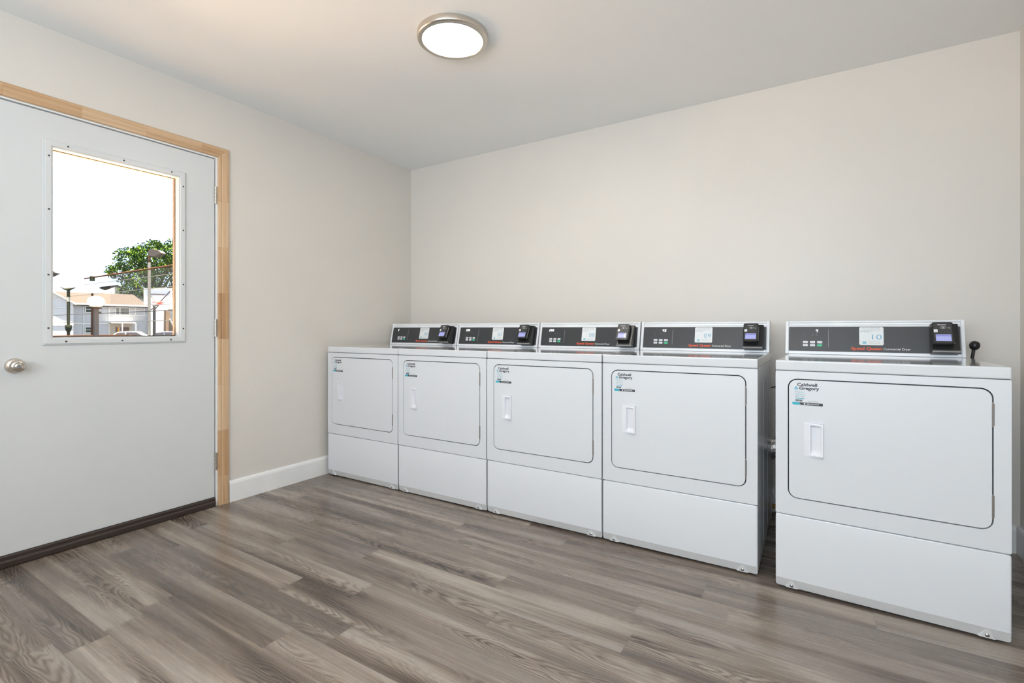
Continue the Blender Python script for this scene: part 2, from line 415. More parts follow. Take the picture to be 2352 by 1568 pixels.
m = MB(); m.box(-.031, -.027, GY0, GY1, GZ0, GZ1, 'glass'); dpart(m, 'glass_pane')
# knob with keyhole
KY, KZ = -2.488, .876
m = MB(); m.lathe([(.0, -.001), (.0335, 0), (.0335, .003), (.030, .008), (.017, .011), (.0125, .015), (.0125, .026), (.017, .031), (.025, .037), (.0275, .045), (.0265, .053), (.022, .059), (.0165, .0605), (.0155, .0585), (.0145, .0605), (.0105, .0635), (.0, .0640)], (-.006, KY, KZ), (1, 0, 0), 'nickel', 40)
kn = dpart(m, 'door_knob', smooth=True)
m = MB(); m.lathe([(.0085, .0), (.0085, .0012), (.008, .0015)], (.0576, KY, KZ), (1, 0, 0), 'steel', 24); m.box(.0590, .0594, KY - .0006, KY + .0006, KZ - .0045, KZ + .0045, 'black'); o = m.build('keyhole'); o.parent = kn
for z in (1.8235, 1.0445, .2615):
    m = MB(); m.bar((.002, -1.6385, z - .051), (.002, -1.6385, z + .051), .0062, 'nickel', 14)
    for k in (-.031, -.0105, .0105, .031): m.bar((.002, -1.6385, z + k - .0006), (.002, -1.6385, z + k + .0006), .0066, 'hinge', 14)
    m.box(-.006, .0005, -1.6350, -1.6265, z - .0508, z + .0508, 'nickel'); dpart(m, 'hinge', smooth=True)
m = MB(); m.poly([(-.05, 0), (.013, 0), (.0165, .006), (.0165, .027), (.010, .033), (.006, .033), (.006, .047), (.002, .051), (-.05, .051)], [], DY0 + .008, -1.6435, 'thresh', lambda a, b, d: (a, d, b)); 
dpart(m, 'door_sweep', bevel=.0012)
# pine casing
def casing():
    prof = [(0, 0), (.006, 0), (.0115, .004), (.0125, .012), (.0105, .018), (.0140, .024), (.0165, .040), (.0165, .054), (.013, .058), (0, .058)]   # thickness, offset from opening
    def run(path, name, mk):
        # path: list of (y,z, dy,dz) corner with outward offset dir
        vs = []; mm = MB()
        for (y, z, dy, dz) in path:
            for t, w in prof: vs.append((t, y + dy * w, z + dz * w))
        n = len(prof); fs = [(i, (i + 1) % n, n + (i + 1) % n, n + i) for i in range(n)] + [tuple(range(n)), tuple(range(n, 2 * n))]
        mm.add(vs, fs, mk); return mm.build(name)
    ya, yb, zt = DY1 + .003, DY0 - .003, DZ + .002
    t = thing('trim_1', 'unpainted finger jointed pine casing around the white door', 'door casing'); t['kind'] = 'structure'
    sub(run([(ya, 0, 1, 0), (ya, zt, 1, 1)], 'casing_leg', 'pine_z'), t)
    sub(run([(yb, 0, -1, 0), (yb, zt, -1, 1)], 'casing_leg', 'pine_z'), t)
    sub(run([(yb, zt, -1, 1), (ya, zt, 1, 1)], 'casing_head', 'pine_y'), t)
casing()

# ------------------------------------------------------------------ ceiling lights
def ceiling_light(x, y, label, power):
    t = thing('ceiling_light', label, 'ceiling light', (x, y, H), 0)
    m = MB(); m.lathe([(.150, 0), (.163, 0), (.165, .003), (.165, .024), (.163, .0285), (.159, .0315), (.154, .0325), (.1425, .0330), (.1405, .0305), (.1405, .025)], (0, 0, 0), (0, 0, -1), 'nickel', 72)
    o = m.build('light_rim', t, smooth=True)
    m = MB(); m.lathe([(.1402, .022), (.1402, .029), (.125, .0310), (.06, .0325), (0.001, .033)], (0, 0, 0), (0, 0, -1), 'diffuser', 64); m.build('diffuser', t, smooth=True)
    d = bpy.data.lights.new('lamp_glow', 'AREA'); d.shape = 'DISK'; d.size = .27; d.energy = power; d.color = (1, .93, .84)
    l = bpy.data.objects.new('lamp_glow', d); COL.objects.link(l); l.parent = t; l.location = (0, 0, -.038)
    return t
ceiling_light(1.55, -1.36, 'round flush ceiling light with a nickel rim and glowing white disc', 7)
ceiling_light(2.4, -3.9, 'added round flush ceiling light behind the camera, out of view', 12)  # unseen second fixture, added to brighten the room

# ------------------------------------------------------------------ dryers
W, DD, TOPZ = .683, .711, .914
TV = Vector((0, .215, .9767)); NV = Vector((0, -.9767, .215)); PB = Vector((0, .600, .9215))
pcon = lambda a, b, d: tuple(PB + Vector((a, 0, 0)) + TV * b + NV * d)       # console face: a across, b up, d out
pfront = lambda a, b, d: (a, -d, b)                                           # dryer front: a across, b up, d out
DRX0, DRX1, DRZ0, DRZ1, DRR = .0435, .6395, .3695, .8425, .034

def make_dryer():
    t = thing('commercial_dryer', '', 'dryer')
    # cabinet: body shell behind the front skins
    m = MB(); m.box(.002, W - .002, .020, DD, .014, .8735, 'enamel')
    # raised side panel outlines (creases pressed in the side sheet)
    for s, x in ((1, W - .002), (-1, .002)):
        for y in (.29, .50):
            m.box(min(x, x + s * .0015), max(x, x + s * .0015), y, y + .004, .05, .80, 'enamel')
    m.build('cabinet', t, bevel=.002, seg=2)
    for x in (.06, W - .06):
        for y in (.06, DD - .05):
            mm = MB(); mm.lathe([(.018, 0), (.018, .006), (.008, .008), (.008, .0145)], (x, y, 0), (0, 0, 1), 'black', 16); mm.build('leveling_foot', t)
    # front skin with the rounded door opening
    m = MB(); m.poly(rrect(.0005, W - .0005, .3030, .8718, .005, 3), [rrect(DRX0, DRX1, DRZ0, DRZ1, DRR, 8)], 0, -.0195, 'enamel', pfront)
    m.build('front_panel', t, bevel=.0030, seg=3)
    m = MB(); m.poly(rrect(DRX0 - .01, DRX1 + .01, DRZ0 - .01, DRZ1 + .01, .04, 6), [], -.0175, -.0192, 'seal', pfront); m.build('door_gap_shade', t)  # full dark sheet behind the door, stands for shade in the gap
    # lower access panel, its foot folded inwards, with two pressed gussets and screws
    prof = [(0, .2995), (0, .0445), (.012, .008), (.0195, .008), (.0195, .2995)]
    R = .012
    m = MB()
    # build panel as strips across x so the corners round off
    def edge_z(x):
        dx = min(x, W - x)
        return 0 if dx >= R else R - math.sqrt(max(0, R * R - (R - dx) ** 2))
    xs = [0.0006 + (R - .0006) * (1 - math.cos(PI / 2 * i / 6)) for i in range(7)]
    xs = xs + [W - a for a in reversed(xs)]
    cols = []
    for x in xs:
        e = edge_z(x); dx = min(x, W - x); ey = 0 if dx > .006 else .006 - math.sqrt(max(0, .006 ** 2 - (.006 - dx) ** 2))
        zt = .2995 - e * .6; zb = .008 + e
        cols.append([(x, .0195, zt), (x, ey + .004, zt), (x, ey + .0012, zt - .0014), (x, ey, zt - .005), (x, ey, .0452), (x, ey + .0008, .0430), (x, ey + .0125 * (1 - e / R), zb + .001), (x, .0195, zb)])
    vs = [p for c in cols for p in c]; k = 8
    fs = []; fm = []
    for i in range(len(cols) - 1):
        for j in range(k - 1): fs.append((i * k + j, i * k + j + 1, (i + 1) * k + j + 1, (i + 1) * k + j)); fm.append(j)
    m.add(vs, [f for f, j in zip(fs, fm) if j < 4], 'enamel'); m.add(vs, [f for f, j in zip(fs, fm) if j >= 4], 'band')
    lp = m.build('lower_panel', t, smooth=True)
    for x in (.056, .6245):
        g = MB(); b0, b1 = .0095, .0385
        g.add([(x - .026, .0118, b0), (x + .026, .0118, b0), (x + .006, .0020, b1), (x - .006, .0020, b1), (x - .018, .0045, b0), (x + .018, .0045, b0), (x + .004, .0014, b1), (x - .004, .0014, b1)],
              [(4, 5, 6, 7), (0, 4, 7, 3), (1, 2, 6, 5), (3, 7, 6, 2), (0, 1, 5, 4)], 'band')
        o = g.build('gusset', lp)
        s_ = MB(); s_.lathe([(.0062, 0), (.0062, .0012), (.004, .003), (0.0005, .0034)], (x, .0040, .019), (0, -1, 0), 'steel', 16); s_.box(x - .004, x + .004, .0004, .0010, .0184, .0196, 'black'); s_.build('screw', lp, smooth=True)
    # top
    m = MB(); m.box(0, W, -.001, DD, .8738, TOPZ, 'enamel_top'); m.build('top_panel', t, bevel=.0055, seg=4)
    m = MB(); m.box(.004, W - .004, .004, DD - .004, .868, .876, 'darkgrey'); m.build('top_gap', t)
    # door
    g = .0042
    m = MB(); m.poly(rrect(DRX0 + g, DRX1 - g, DRZ0 + g, DRZ1 - g, DRR - g, 8), [rect(.1215, .1570, .5515, .6635)], .0010, -.0160, 'enamel', pfront)
    d = m.build('door', t, bevel=.0022, seg=3)
    # recessed pull: wedge shaped housing with a scooped pocket
    hx0, hx1, hz0, hz1 = .094, .1625, .541, .674
    nx, nz = 44, 60; hv = []
    def hgt(x, z):
        u = (x - hx0) / (hx1 - hx0)
        out = .0003 + .0098 * min(1, u * 1.1)
        e = min(z - hz0, hz1 - z); out *= min(1, .25 + max(0, e) / .004)
        # pocket
        a = (x - .1205) / (.1575 - .1205); b = (z - .5515) / (.6635 - .5515)
        if 0 < a < 1 and 0 < b < 1:
            wall = min(1, a / .10); lip = min(1, (1 - b) / .05); foot = min(1, b / .14)
            dep = .0145 * (1 - a) ** .8 + .002
            out -= dep * wall * lip * foot * min(1, (1 - a) / .08)
        return out
    for i in range(nx + 1):
        for j in range(nz + 1):
            x = hx0 + (hx1 - hx0) * i / nx; z = hz0 + (hz1 - hz0) * j / nz; hv.append(pfront(x, z, hgt(x, z)))
    hf = [(i * (nz + 1) + j, (i + 1) * (nz + 1) + j, (i + 1) * (nz + 1) + j + 1, i * (nz + 1) + j + 1) for i in range(nx) for j in range(nz)]
    m = MB(); m.add(hv, hf, 'plastic')
    # rim sides down to the door face
    m.box(hx0, hx1, -.0005, -.0015, hz0, hz0 + .0005, 'plastic')
    for (xa, xb, za, zb) in ((hx1 - .0002, hx1 + .0006, hz0, hz1),):
        m.add([(xa, 0, za), (xb, 0, za), (xb, -.0104, za), (xa, -.0104, za), (xa, 0, zb), (xb, 0, zb), (xb, -.0104, zb), (xa, -.0104, zb)], [(0, 1, 2, 3), (4, 5, 6, 7), (0, 4, 5, 1), (1, 5, 6, 2), (2, 6, 7, 3), (3, 7, 4, 0)], 'plastic')
    for za, zb in ((hz0 - .0006, hz0 + .0002), (hz1 - .0002, hz1 + .0006)):
        m.add([(hx0, 0, za), (hx1, 0, za), (hx1, -.0104, za), (hx0, -.0006, za), (hx0, 0, zb), (hx1, 0, zb), (hx1, -.0104, zb), (hx0, -.0006, zb)], [(0, 1, 2, 3), (4, 5, 6, 7), (0, 4, 5, 1), (1, 5, 6, 2), (2, 6, 7, 3), (3, 7, 4, 0)], 'plastic')
    m.build('door_pull', d, smooth=True)
    for z0, z1 in ((.718, .792), (.414, .487)):
        h = MB(); h.bar((DRX1 - .0016, -.0002, z0), (DRX1 - .0016, -.0002, z1), .0034, 'hinge', 10); h.box(DRX1 - .004, DRX1 + .0012, .001, .012, z0 - .004, z1 + .004, 'hinge'); h.build('hinge', d, smooth=True)
    # service sticker on the door
    s = MB(); D = .0014
    s.text('Caldwell', .0760, .8150, .0118, .067, 'dark_ink', pfront, D, bold=.030)
    s.text('Gregory', .0825, .8010, .0118, .067, 'dark_ink', pfront, D, bold=.030)
    s.text('&', .0660, .8010, .0118, .0138, 'teal', pfront, D, bold=.006)
    s.text('REQUEST', .0695, .7890, .0050, .033, 'paleteal', pfront, D, bold=.01)
    s.text('SERVICE', .0695, .7800, .0050, .033, 'paleteal', pfront, D, bold=.01)
    s.text('Scan. Send.', .0695, .7725, .0042, .034, 'grey_ink', pfront, D, bold=.01)
    s.poly([(.0695, .7675), (.0695, .7655), (.0940, .7650), (.0940, .7635), (.1025, .7665), (.0940, .7690), (.0940, .7680)], [], D, D - .0003, 'teal', pfront)
    x = .0695; random.seed(3)
    while x < .0940:
        wv = random.choice([.0005, .0008, .0016]); s.poly(rect(x, x + wv, .7540, .7615), [], D, D - .0003, 'dark_ink', pfront); x += wv + random.choice([.0005, .0009])
    s.text('A277979', .1127, .7538, .0042, .033, 'grey_ink', pfront, D)
    s.poly([(.0600, .7510), (.0590, .7490), (.0590, .7435), (.0620, .7405), (.0870, .7405), (.0815, .7510)], [], D, D - .0003, 'teal', pfront)
    s.poly([(.0822, .7510), (.0877, .7405), (.1600, .7405), (.1615, .7420), (.1615, .7500), (.1605, .7510)], [], D, D - .0003, 'dark_ink', pfront)
    s.lathe([(.0030, .0), (.0030, .0002)], (.1010, -.0016, .7458), (0, -1, 0), 'label', 16)
    s.text('800.927.9274', .1080, .7436, .0044, .041, 'white_ink', pfront, D + .0005, bold=.015)
    s.build('service_sticker', d)
    # console: sloped head with cap rail along the top
    m = MB()
    prof = [(.600, .9145), (.600, .921), (.6300, 1.0560), (.6310, 1.0580), (.6365, 1.0600), (.6370, 1.0680), (.6325, 1.0705), (.6330, 1.0765), (.6385, 1.0802), (.646, 1.0810), (.700, 1.0810), (.706, 1.074), (.706, .9145)]
    n = len(prof); vs = [(x, a, b) for x in (.0035, W - .0035) for a, b in prof]
    m.add(vs, [(i, (i + 1) % n, n + (i + 1) % n, n + i) for i in range(n)] + [tuple(range(n)), tuple(range(n, 2 * n))], 'console')
    c = m.build('control_console', t, bevel=.0018, seg=3, ang=40)
    for x0 in (.001, W - .015):
        m = MB(); vs = []
        pr = [(.596, .9146), (.596, .922), (.6260, 1.0560), (.6260, 1.0680), (.6285, 1.0780), (.636, 1.0825), (.704, 1.0825), (.7085, 1.077), (.7085, .9146)]
        k = len(pr); vs = [(x, a, b) for x in (x0, x0 + .014) for a, b in pr]
        m.add(vs, [(i, (i + 1) % k, k + (i + 1) % k, k + i) for i in range(k)] + [tuple(range(k)), tuple(range(k, 2 * k))], 'console'); m.build('end_cap', c, bevel=.0025, seg=3)
    m = MB(); m.poly(rrect(.0165, .6665, .0080, .1310, .002, 2), [], .0012, -.001, 'panel', pcon)
    m.poly(rect(.1835, .1850, .029, .116), [], .0015, .0011, 'grey_ink', pcon)
    D = .0016
    m.text('Speed Queen', .2760, .0195, .0125, .118, 'orange', pcon, D, bold=.03)
    m.text('Commercial Dryer', .3995, .0200, .0098, .0975, 'white_ink', pcon, D, bold=.004)
    for u in (.0838, .1191, .1357):
        m.text('o', u - .0014, .0975, .0030, .0028, 'grey_ink', pcon, D); m.text('-', u - .0018, .0940, .004, .0036, 'grey_ink', pcon, D)
        m.text('min', u - .0038, .0862, .0030, .0076, 'grey_ink', pcon, D)
    m.build('control_panel', c)
    for r, v in enumerate((.0527, .0377)):
        for k, u in enumerate((.0885, .1187, .1488)):
            b = MB(); col = 'green' if (r == 1 and k == 2) else 'button'
            b.poly(rrect(u - .0105, u + .0105, v - .0055, v + .0055, .0022, 3), [], .0028, .0012, col, pcon)
            if col == 'button': b.text(['HIGH', 'MED', 'LOW', 'DELI', 'NO HEAT'][r * 3 + k], u - .006, v - .0017, .0034, .012, 'grey_ink', pcon, .0030)
            b.text('.', u - .0138, v - .0005, .004, .0010, 'white_ink', pcon, D)
            b.build('button', c)
    # card reader: wedge mount with a silver lip and a tilted device
    r = MB(); r.poly([(.003, 0), (.003, .060), (.012, .066), (.136, .030), (.136, 0)], [], .5630, .6550, 'black', lambda a, b, d: pcon(d, a, b + .0012))
    rd = r.build('card_reader', t, bevel=.002, seg=2)
    q = MB(); q.poly([(.0040, .0600), (.0030, .0670), (.0080, .0700), (.0110, .0655)], [], .5635, .6545, 'silver', lambda a, b, d: pcon(d, a, b + .0012)); q.build('silver_lip', rd)
    # device plane: tilted a little further back than the console
    def pdev(a, b, d):
        b = .036 + (b - .043) * .957
        return pcon(a - .0115, b, .063 - (b - .06) * .286 + d)
    q = MB(); q.poly(rrect(.5755, .6460, .0430, .1475, .008, 5), [], .020, -.020, 'black', pdev); q.build('reader_body', rd, bevel=.003, seg=3)
    q = MB(); q.poly(rrect(.5800, .6415, .0475, .1430, .006, 4), [], .0206, .0198, 'darkgrey', pdev)
    q.text('o', .5945, .1335, .0052, .0050, 'white_ink', pdev, .0210, bold=.05); q.poly(rrect(.6000, .6230, .1336, .1362, .0012, 3), [], .0210, .0206, 'white_ink', pdev)
    q.poly([(.6125 + .0105 * math.cos(a / 24 * 2 * PI), .1220 + .0055 * math.sin(a / 24 * 2 * PI)) for a in range(24)], [[(.6125 + .0098 * math.cos(a / 24 * 2 * PI), .1220 + .0048 * math.sin(a / 24 * 2 * PI)) for a in range(24)]], .0210, .0206, 'white_ink', pdev)
    q.text(')))', .6075, .1196, .0055, .0095, 'white_ink', pdev, .0210, bold=.02); q.text('Visa', .6270, .1180, .0040, .0090, 'white_ink', pdev, .0210, bold=.02)
    q.poly(rect(.5810, .5940, .0985, .1130), [], .0212, .0206, 'label', pdev); q.build('reader_face', rd)
    q = MB(); q.poly(rect(.5865, .6370, .0555, .0880), [], .0214, .0206, 'screen', pdev); q.poly(rect(.5865, .6370, .0790, .0855), [], .0216, .0206, 'screen_bar', pdev); q.build('screen', rd)
    q = MB(); q.poly([(.046, .0), (.046, .010), (.130, .010), (.130, 0)], [], .6462, .6475, 'silver', lambda a, b, d: pdev(d, a, b + .001)); q.build('card_slot', rd)
    return t, c, rd, pdev

dryer0, cons0, reader0, pdev = make_dryer()

SEG = {'0': 'abcdef', '1': 'bc', '2': 'abged', '3': 'abgcd', '4': 'fgbc', '5': 'afgcd', '6': 'afgedc', '7': 'abc', '8': 'abcdefg', '9': 'abcdfg'}
def digits(mm, txt, u0, v0, h=.0155, w=.0085, gap=.004):
    t = .0021
    for ch in txt:
        if ch == ' ': u0 += w + gap; continue
        def sg(k):
            y2 = h / 2
            q = {'a': (0, w, h - t, h), 'd': (0, w, 0, t), 'g': (0, w, y2 - t / 2, y2 + t / 2), 'f': (0, t, y2, h), 'b': (w - t, w, y2, h), 'e': (0, t, 0, y2), 'c': (w - t, w, 0, y2)}[k]
            a0, a1, b0, b1 = q; sk = lambda a, b: (u0 + a + b * .16, v0 + b)
            mm.poly([sk(a1, b1), sk(a0, b1), sk(a0, b0), sk(a1, b0)], [], .0019, .0012, 'digit', pcon)
        for k in SEG[ch]: sg(k)
        u0 += w + gap
def number_sticker(num, parent):
    s = MB(); s.poly(rrect(.3075, .4000, .0420, .1290, .0065, 5), [], .0018, .0012, 'label', pcon); D = .0021
    s.text('PAY WITH YOUR PHONE', .3180, .1225, .0042, .0700, 'grey_ink', pcon, D, bold=.012)
    s.text('with the laundry app on your phone', .3160, .1168, .0030, .0700, 'grey_ink', pcon, D)
    s.text('or scan the code below to start', .3140, .1118, .0030, .0740, 'grey_ink', pcon, D)
    s.text('Enter QR Code', .3125, .1050, .0040, .0340, 'dark_ink', pcon, D, bold=.006)
    s.text('or', .3530, .1050, .0036, .0050, 'grey_ink', pcon, D)
    s.text(num, .3565, .0690, .0240, .0365, 'blue_ink', pcon, D, bold=-.004)
    s.poly(rrect(.3200, .3350, .0475, .0600, .002, 3), [], D, .0018, 'paleteal', pcon)
    s.text('Questions? Call the number', .3440, .0575, .0030, .0440, 'grey_ink', pcon, D)
    s.text('on the dryer door label', .3460, .0500, .0030, .0400, 'grey_ink', pcon, D)
    return s.build('number_sticker', parent)

X0, PW, YF = .0447, .6884, -.8914
specs = [('06', '2', .0700, 'white commercial dryer numbered 06 in the corner, farthest left of the row'),
         ('07', '200', .0700, 'white commercial dryer numbered 07, second from the corner'),
         ('08', '200', .0700, 'white commercial dryer numbered 08, middle one, round sticker on its reader screen'),
         ('09', '45', .1250, 'white commercial dryer numbered 09, display reading 45, its right side exposed'),
         ('10', '4', .1310, 'white commercial dryer numbered 10, standing apart at the right')]
dryers = []
for i, (num, disp, du, lab) in enumerate(specs):
    t = dryer0 if i == 0 else copy_tree(dryer0, None, ('display', 'number_sticker', 'round_sticker'))
    dryers.append(t); t['label'] = lab; t['group'] = 'row of white commercial dryers'
for i, (num, disp, du, lab) in enumerate(specs):
    t = dryers[i]
    t.location = (X0 + PW * i, YF, 0)
    c = [o for o in children(t) if o.name.startswith('control_console')][0]
    number_sticker(num, c)
    mm = MB(); digits(mm, disp, du, .1030); mm.build('display', c)
    if num == '08':
        rd = [o for o in children(t) if o.name.startswith('card_reader')][0]
        q = MB(); q.poly([(.6370 + .0150 * math.cos(math.radians(a)), .0690 + .0150 * math.sin(math.radians(a))) for a in range(90, 271, 15)], [], .0222, .0214, 'label', pdev); q.build('round_sticker', rd, label='white half round sticker')
dryers[4].location = (2.8607, -.9311, 0); dryers[4].rotation_euler = (0, 0, -.0337)
for o in children(dryers[4]):
    if o.name.split('.')[0] in ('control_console', 'card_reader'): o.location.x = -.016

# ------------------------------------------------------------------ things behind the dryers
m = MB(); pts = []; rr = []
P = [Vector((2.40, -.090, .30)), Vector((2.58, -.090, .31)), Vector((2.74, -.090, .36)), Vector((2.90, -.090, .40)), Vector((3.05, -.090, .39)), Vector((3.20, -.090, .35))]
n = 150
for i in range(n):
    f = i / (n - 1) * (len(P) - 1); k = min(int(f), len(P) - 2); u = f - k
    p0, p1, p2, p3 = P[max(k - 1, 0)], P[k], P[k + 1], P[min(k + 2, len(P) - 1)]
    pts.append(.5 * ((2 * p1) + (p2 - p0) * u + (2 * p0 - 5 * p1 + 4 * p2 - p3) * u * u + (3 * p1 - p0 - 3 * p2 + p3) * u ** 3)); rr.append(.058 + (.006 if i % 2 else 0))
m.tube(pts, rr, 'foil', 20); o = m.build('exhaust_duct')
o['label'] = 'crinkled foil dryer duct between dryers 09 and 10 against the wall'; o['category'] = 'duct'
m = MB(); m.tube([(2.70, -.125, .80), (2.735, -.11, .765), (2.765, -.10, .735), (2.785, -.095, .712), (2.815, -.09, .722), (2.90, -.07, .74), (3.0, -.05, .76)], .004, 'black', 8); o = m.build('power_cord', smooth=True)
o['label'] = 'black power cord hanging behind the gap between dryers 09 and 10'; o['category'] = 'cord'
m = MB(); m.bar((2.40, -.045, .042), (3.25, -.045, .042), .012, 'pipe', 12); o = m.build('gas_pipe', smooth=True)
o['label'] = 'orange pipe running low along the wall behind dryers 09 and 10'; o['category'] = 'pipe'
m = MB(); m.tube([(2.786, -.150, .0045), (2.789, -.145, .06), (2.790, -.135, .12), (2.785, -.12, .19), (2.775, -.10, .215), (2.74, -.09, .225)], .0045, 'cable', 8); o = m.build('cable', smooth=True)
o['label'] = 'white cable curving down to the floor behind dryer 09'; o['category'] = 'cable'
# black round headed stick behind the dryer 10
st = thing('knobbed_stick', 'black stick with a round knob rising behind dryer 10', 'stick', (3.50, -.10, 0))
m = MB(); m.bar((0, 0, 0), (.111, -.0535, .945), .0065, 'black', 14); m.build('shaft', st, smooth=True)
m = MB(); m.lathe([(.001, -.021), (.010, -.020), (.017, -.012), (.0195, 0), (.017, .011), (.010, .018), (.001, .020)], (.114, -.055, .964), (.11, -.05, .95), 'black', 28); m.build('knob', st, smooth=True)

# ------------------------------------------------------------------ outdoors
m = MB(); m.box(-150, -.16, -60, 90, -1.4, -1.05, 'asphalt'); structure(m.build('ground'), 'dark asphalt outside', 'ground')
m = MB(); m.box(-8.5, -.15, -9, 5, -.35, -.14, 'ground'); structure(m.build('trim_2'), 'raised concrete walk outside the door', 'walkway')
# low brown retaining wall under the fence
rw = thing('retaining_wall', 'low brown timber wall seen at the foot of the door window', 'wall', (-16.5, 3, -1.05))
def local(t, mm, name, **k):
    o = mm.build(name, **k); o.parent = t; o.location = -t.location; return o
fr = lambda p: Vector((-15.6, 0, 0)) + Vector((-.52 * (p.x), 0, 0)) + Vector((0, 1.2, 0)) + Vector((0, p.x * .85, 0)) + Vector((p.y * .85, p.y * .52, p.z))
m = MB(fr); m.box(-.6, 3.9, 0, .16, -1.05, .80, 'timber'); local(rw, m, 'wall_face')
m = MB(fr); m.box(-.6, 3.9, -.03, .20, .80, .845, 'rust'); local(rw, m, 'cap')

# chain link fence: posts, rails, wires, mesh
fe = thing('chain_link_fence', 'tall chain link fence with rusty top rail beyond the door window', 'fence', (-17.5, 4.3, -1.05))
A = Vector((-26.0, 4.38, 0)); B = Vector((-12.6, 4.26, 0)); FL = (B - A).length; E = (B - A) / FL
F3 = lambda s, z: A + E * s + Vector((0, 0, z))
m = MB(); m.bar(F3(4.75, 3.0), F3(FL, 3.02), .027, 'rust', 8); local(fe, m, 'top_rail', smooth=True)
for z, mk, r in ((2.76, 'galv', .010), (2.36, 'galv', .010), (1.62, 'postgrey', .012), (1.30, 'galv', .012)):
    m = MB(); m.bar(F3(0, z), F3(FL, z), r, mk, 6); local(fe, m, 'tension_wire')
m = MB(); m.bar(Vector((-15.8, 4.34, -1.05)), Vector((-15.8, 4.34, 3.26)), .043, 'galv', 14); local(fe, m, 'post', smooth=True)
m = MB(); m.bar(Vector((-20.47, 4.30, -1.05)), Vector((-20.42, 4.31, 2.40)), .037, 'rust', 12); m.bar(Vector((-20.42, 4.31, 2.40)), Vector((-20.42, 4.31, 2.99)), .018, 'base', 10); local(fe, m, 'post', smooth=True)  # near-white upper pipe: wash-out by the bright sky put into its colour
m = MB(); m.box(-20.48, -20.36, 4.25, 4.37, 2.86, 3.04, 'dkgreen'); local(fe, m, 'rail_clamp')
m = MB(); cell = .085; zb, zt = -.2, 2.98; s0 = 7.2
k = s0 - (zt - zb)
while k < FL:
    for sgn in (1, -1):
        a = k; b = k + (zt - zb)
        za, zc = (zb, zt) if sgn > 0 else (zt, zb)
        # clip to s0..FL
        ta = max(0, (s0 - a) / (b - a)); tb = min(1, (FL - a) / (b - a))
        if tb > ta:
            m.bar(F3(a + (b - a) * ta, za + (zc - za) * ta), F3(a + (b - a) * tb, za + (zc - za) * tb),   .0016, 'wirem', 3, caps=False)
    k += cell
local(fe, m, 'chain_mesh')
m = MB()
m.bar((-15.8, 4.34, 3.26), (-15.8, 4.34, 3.44), .040, 'rust', 12); m.bar((-15.8, 4.34, 3.24), (-15.8, 4.34, 3.31), .062, 'dkgreen', 12)
fl = local(fe, m, 'lamp_bracket', smooth=True)
def flood(mm, base, d, side):
    # wedge shaped flood light head: d forward (unit), side unit
    base, d, side = Vector(base), Vector(d), Vector(side); up = Vector((0, 0, 1))
    pts = []
    for sx in (-1, 1):
        for a, b in ((0, 0), (.02, .16), (.16, .24), (.34, .19), (.44, .10), (.22, -.03)): pts.append(base + d * a + up * b + side * sx * .14)
    n = 6; mm.add(pts, [tuple(range(n)), tuple(range(n, 2 * n))] + [(i, (i + 1) % n, n + (i + 1) % n, n + i) for i in range(n)], 'lampgrey')
m = MB(); flood(m, (-15.78, 4.36, 3.44), (.80, .58, 0), (-.58, .80, 0)); o = m.build('flood_lamp', bevel=.01); o.parent = fl
# flood lamp on its own pole at the left edge
fp = thing('flood_light_pole', 'flood light on a pole cut off by the left edge of the door window', 'flood light', (-23.6, 3.78, -1.05))
m = MB(); m.bar((-23.6, 3.78, -1.05), (-23.6, 3.78, 3.22), .04, 'galv', 12); local(fp, m, 'pole', smooth=True)
m = MB(); flood(m, (-23.6, 3.80, 3.20), (.70, .72, 0), (-.72, .70, 0)); local(fp, m, 'lamp_head', bevel=.01)
# globe lamp
gl = thing('globe_lamp', 'white glass globe lamp on a grey square post', 'lamp post', (-14.43, 2.48, -1.05))
m = MB(); m.box(-.05, .05, -.05, .05, 0, 2.68, 'postgrey'); m.build('post', gl, bevel=.004)
m = MB(); m.lathe([(.05, 0), (.13, .005), (.12, .035), (.06, .04)], (0, 0, 2.66), (0, 0, 1), 'rust', 24); m.build('fitter', gl, smooth=True)
m = MB(); m.lathe([(.2 * math.sin(PI * i / 18) + .0005, -.165 * math.cos(PI * i / 18)) for i in range(19)], (0, 0, 2.86), (0, 0, 1), 'globe', 32); m.build('globe', gl, smooth=True)
m = MB(); m.box(.02, .08, .05, .10, 2.52, 2.58, 'black'); m.build('photo_cell', gl)
# twin arm lamp post
tl = thing('twin_arm_post', 'dark green post with two short upswept arms and a box near its foot', 'lamp post', (-18.98, 3.19, -1.05))
m = MB(); m.bar((0, 0, 0), (0, 0, 3.475), .044, 'dkgreen', 14); m.build('post', tl, smooth=True)
m = MB(); m.bar((0, 0, 3.03), (0, 0, 3.19), .046, 'galv', 14); m.build('collar', tl, smooth=True)
m = MB(); m.tube([(-.25, -.145, 3.54), (-.13, -.077, 3.475), (0, 0, 3.45), (.11, .068, 3.485), (.21, .136, 3.52)], [.010, .026, .06, .026, .012], 'dkgreen', 10); m.build('arms', tl, smooth=True)
m = MB(); m.bar((.21, .136, 3.52), (.33, .21, 3.31), .010, 'yellow', 8); m.build('rod', tl)
m = MB(); m.lathe([(.06, 0), (.085, .085), (.094, .187), (.085, .23)], (0, 0, 2.0), (0, 0, 1), 'dkgreen', 16); m.build('box', tl, smooth=True)
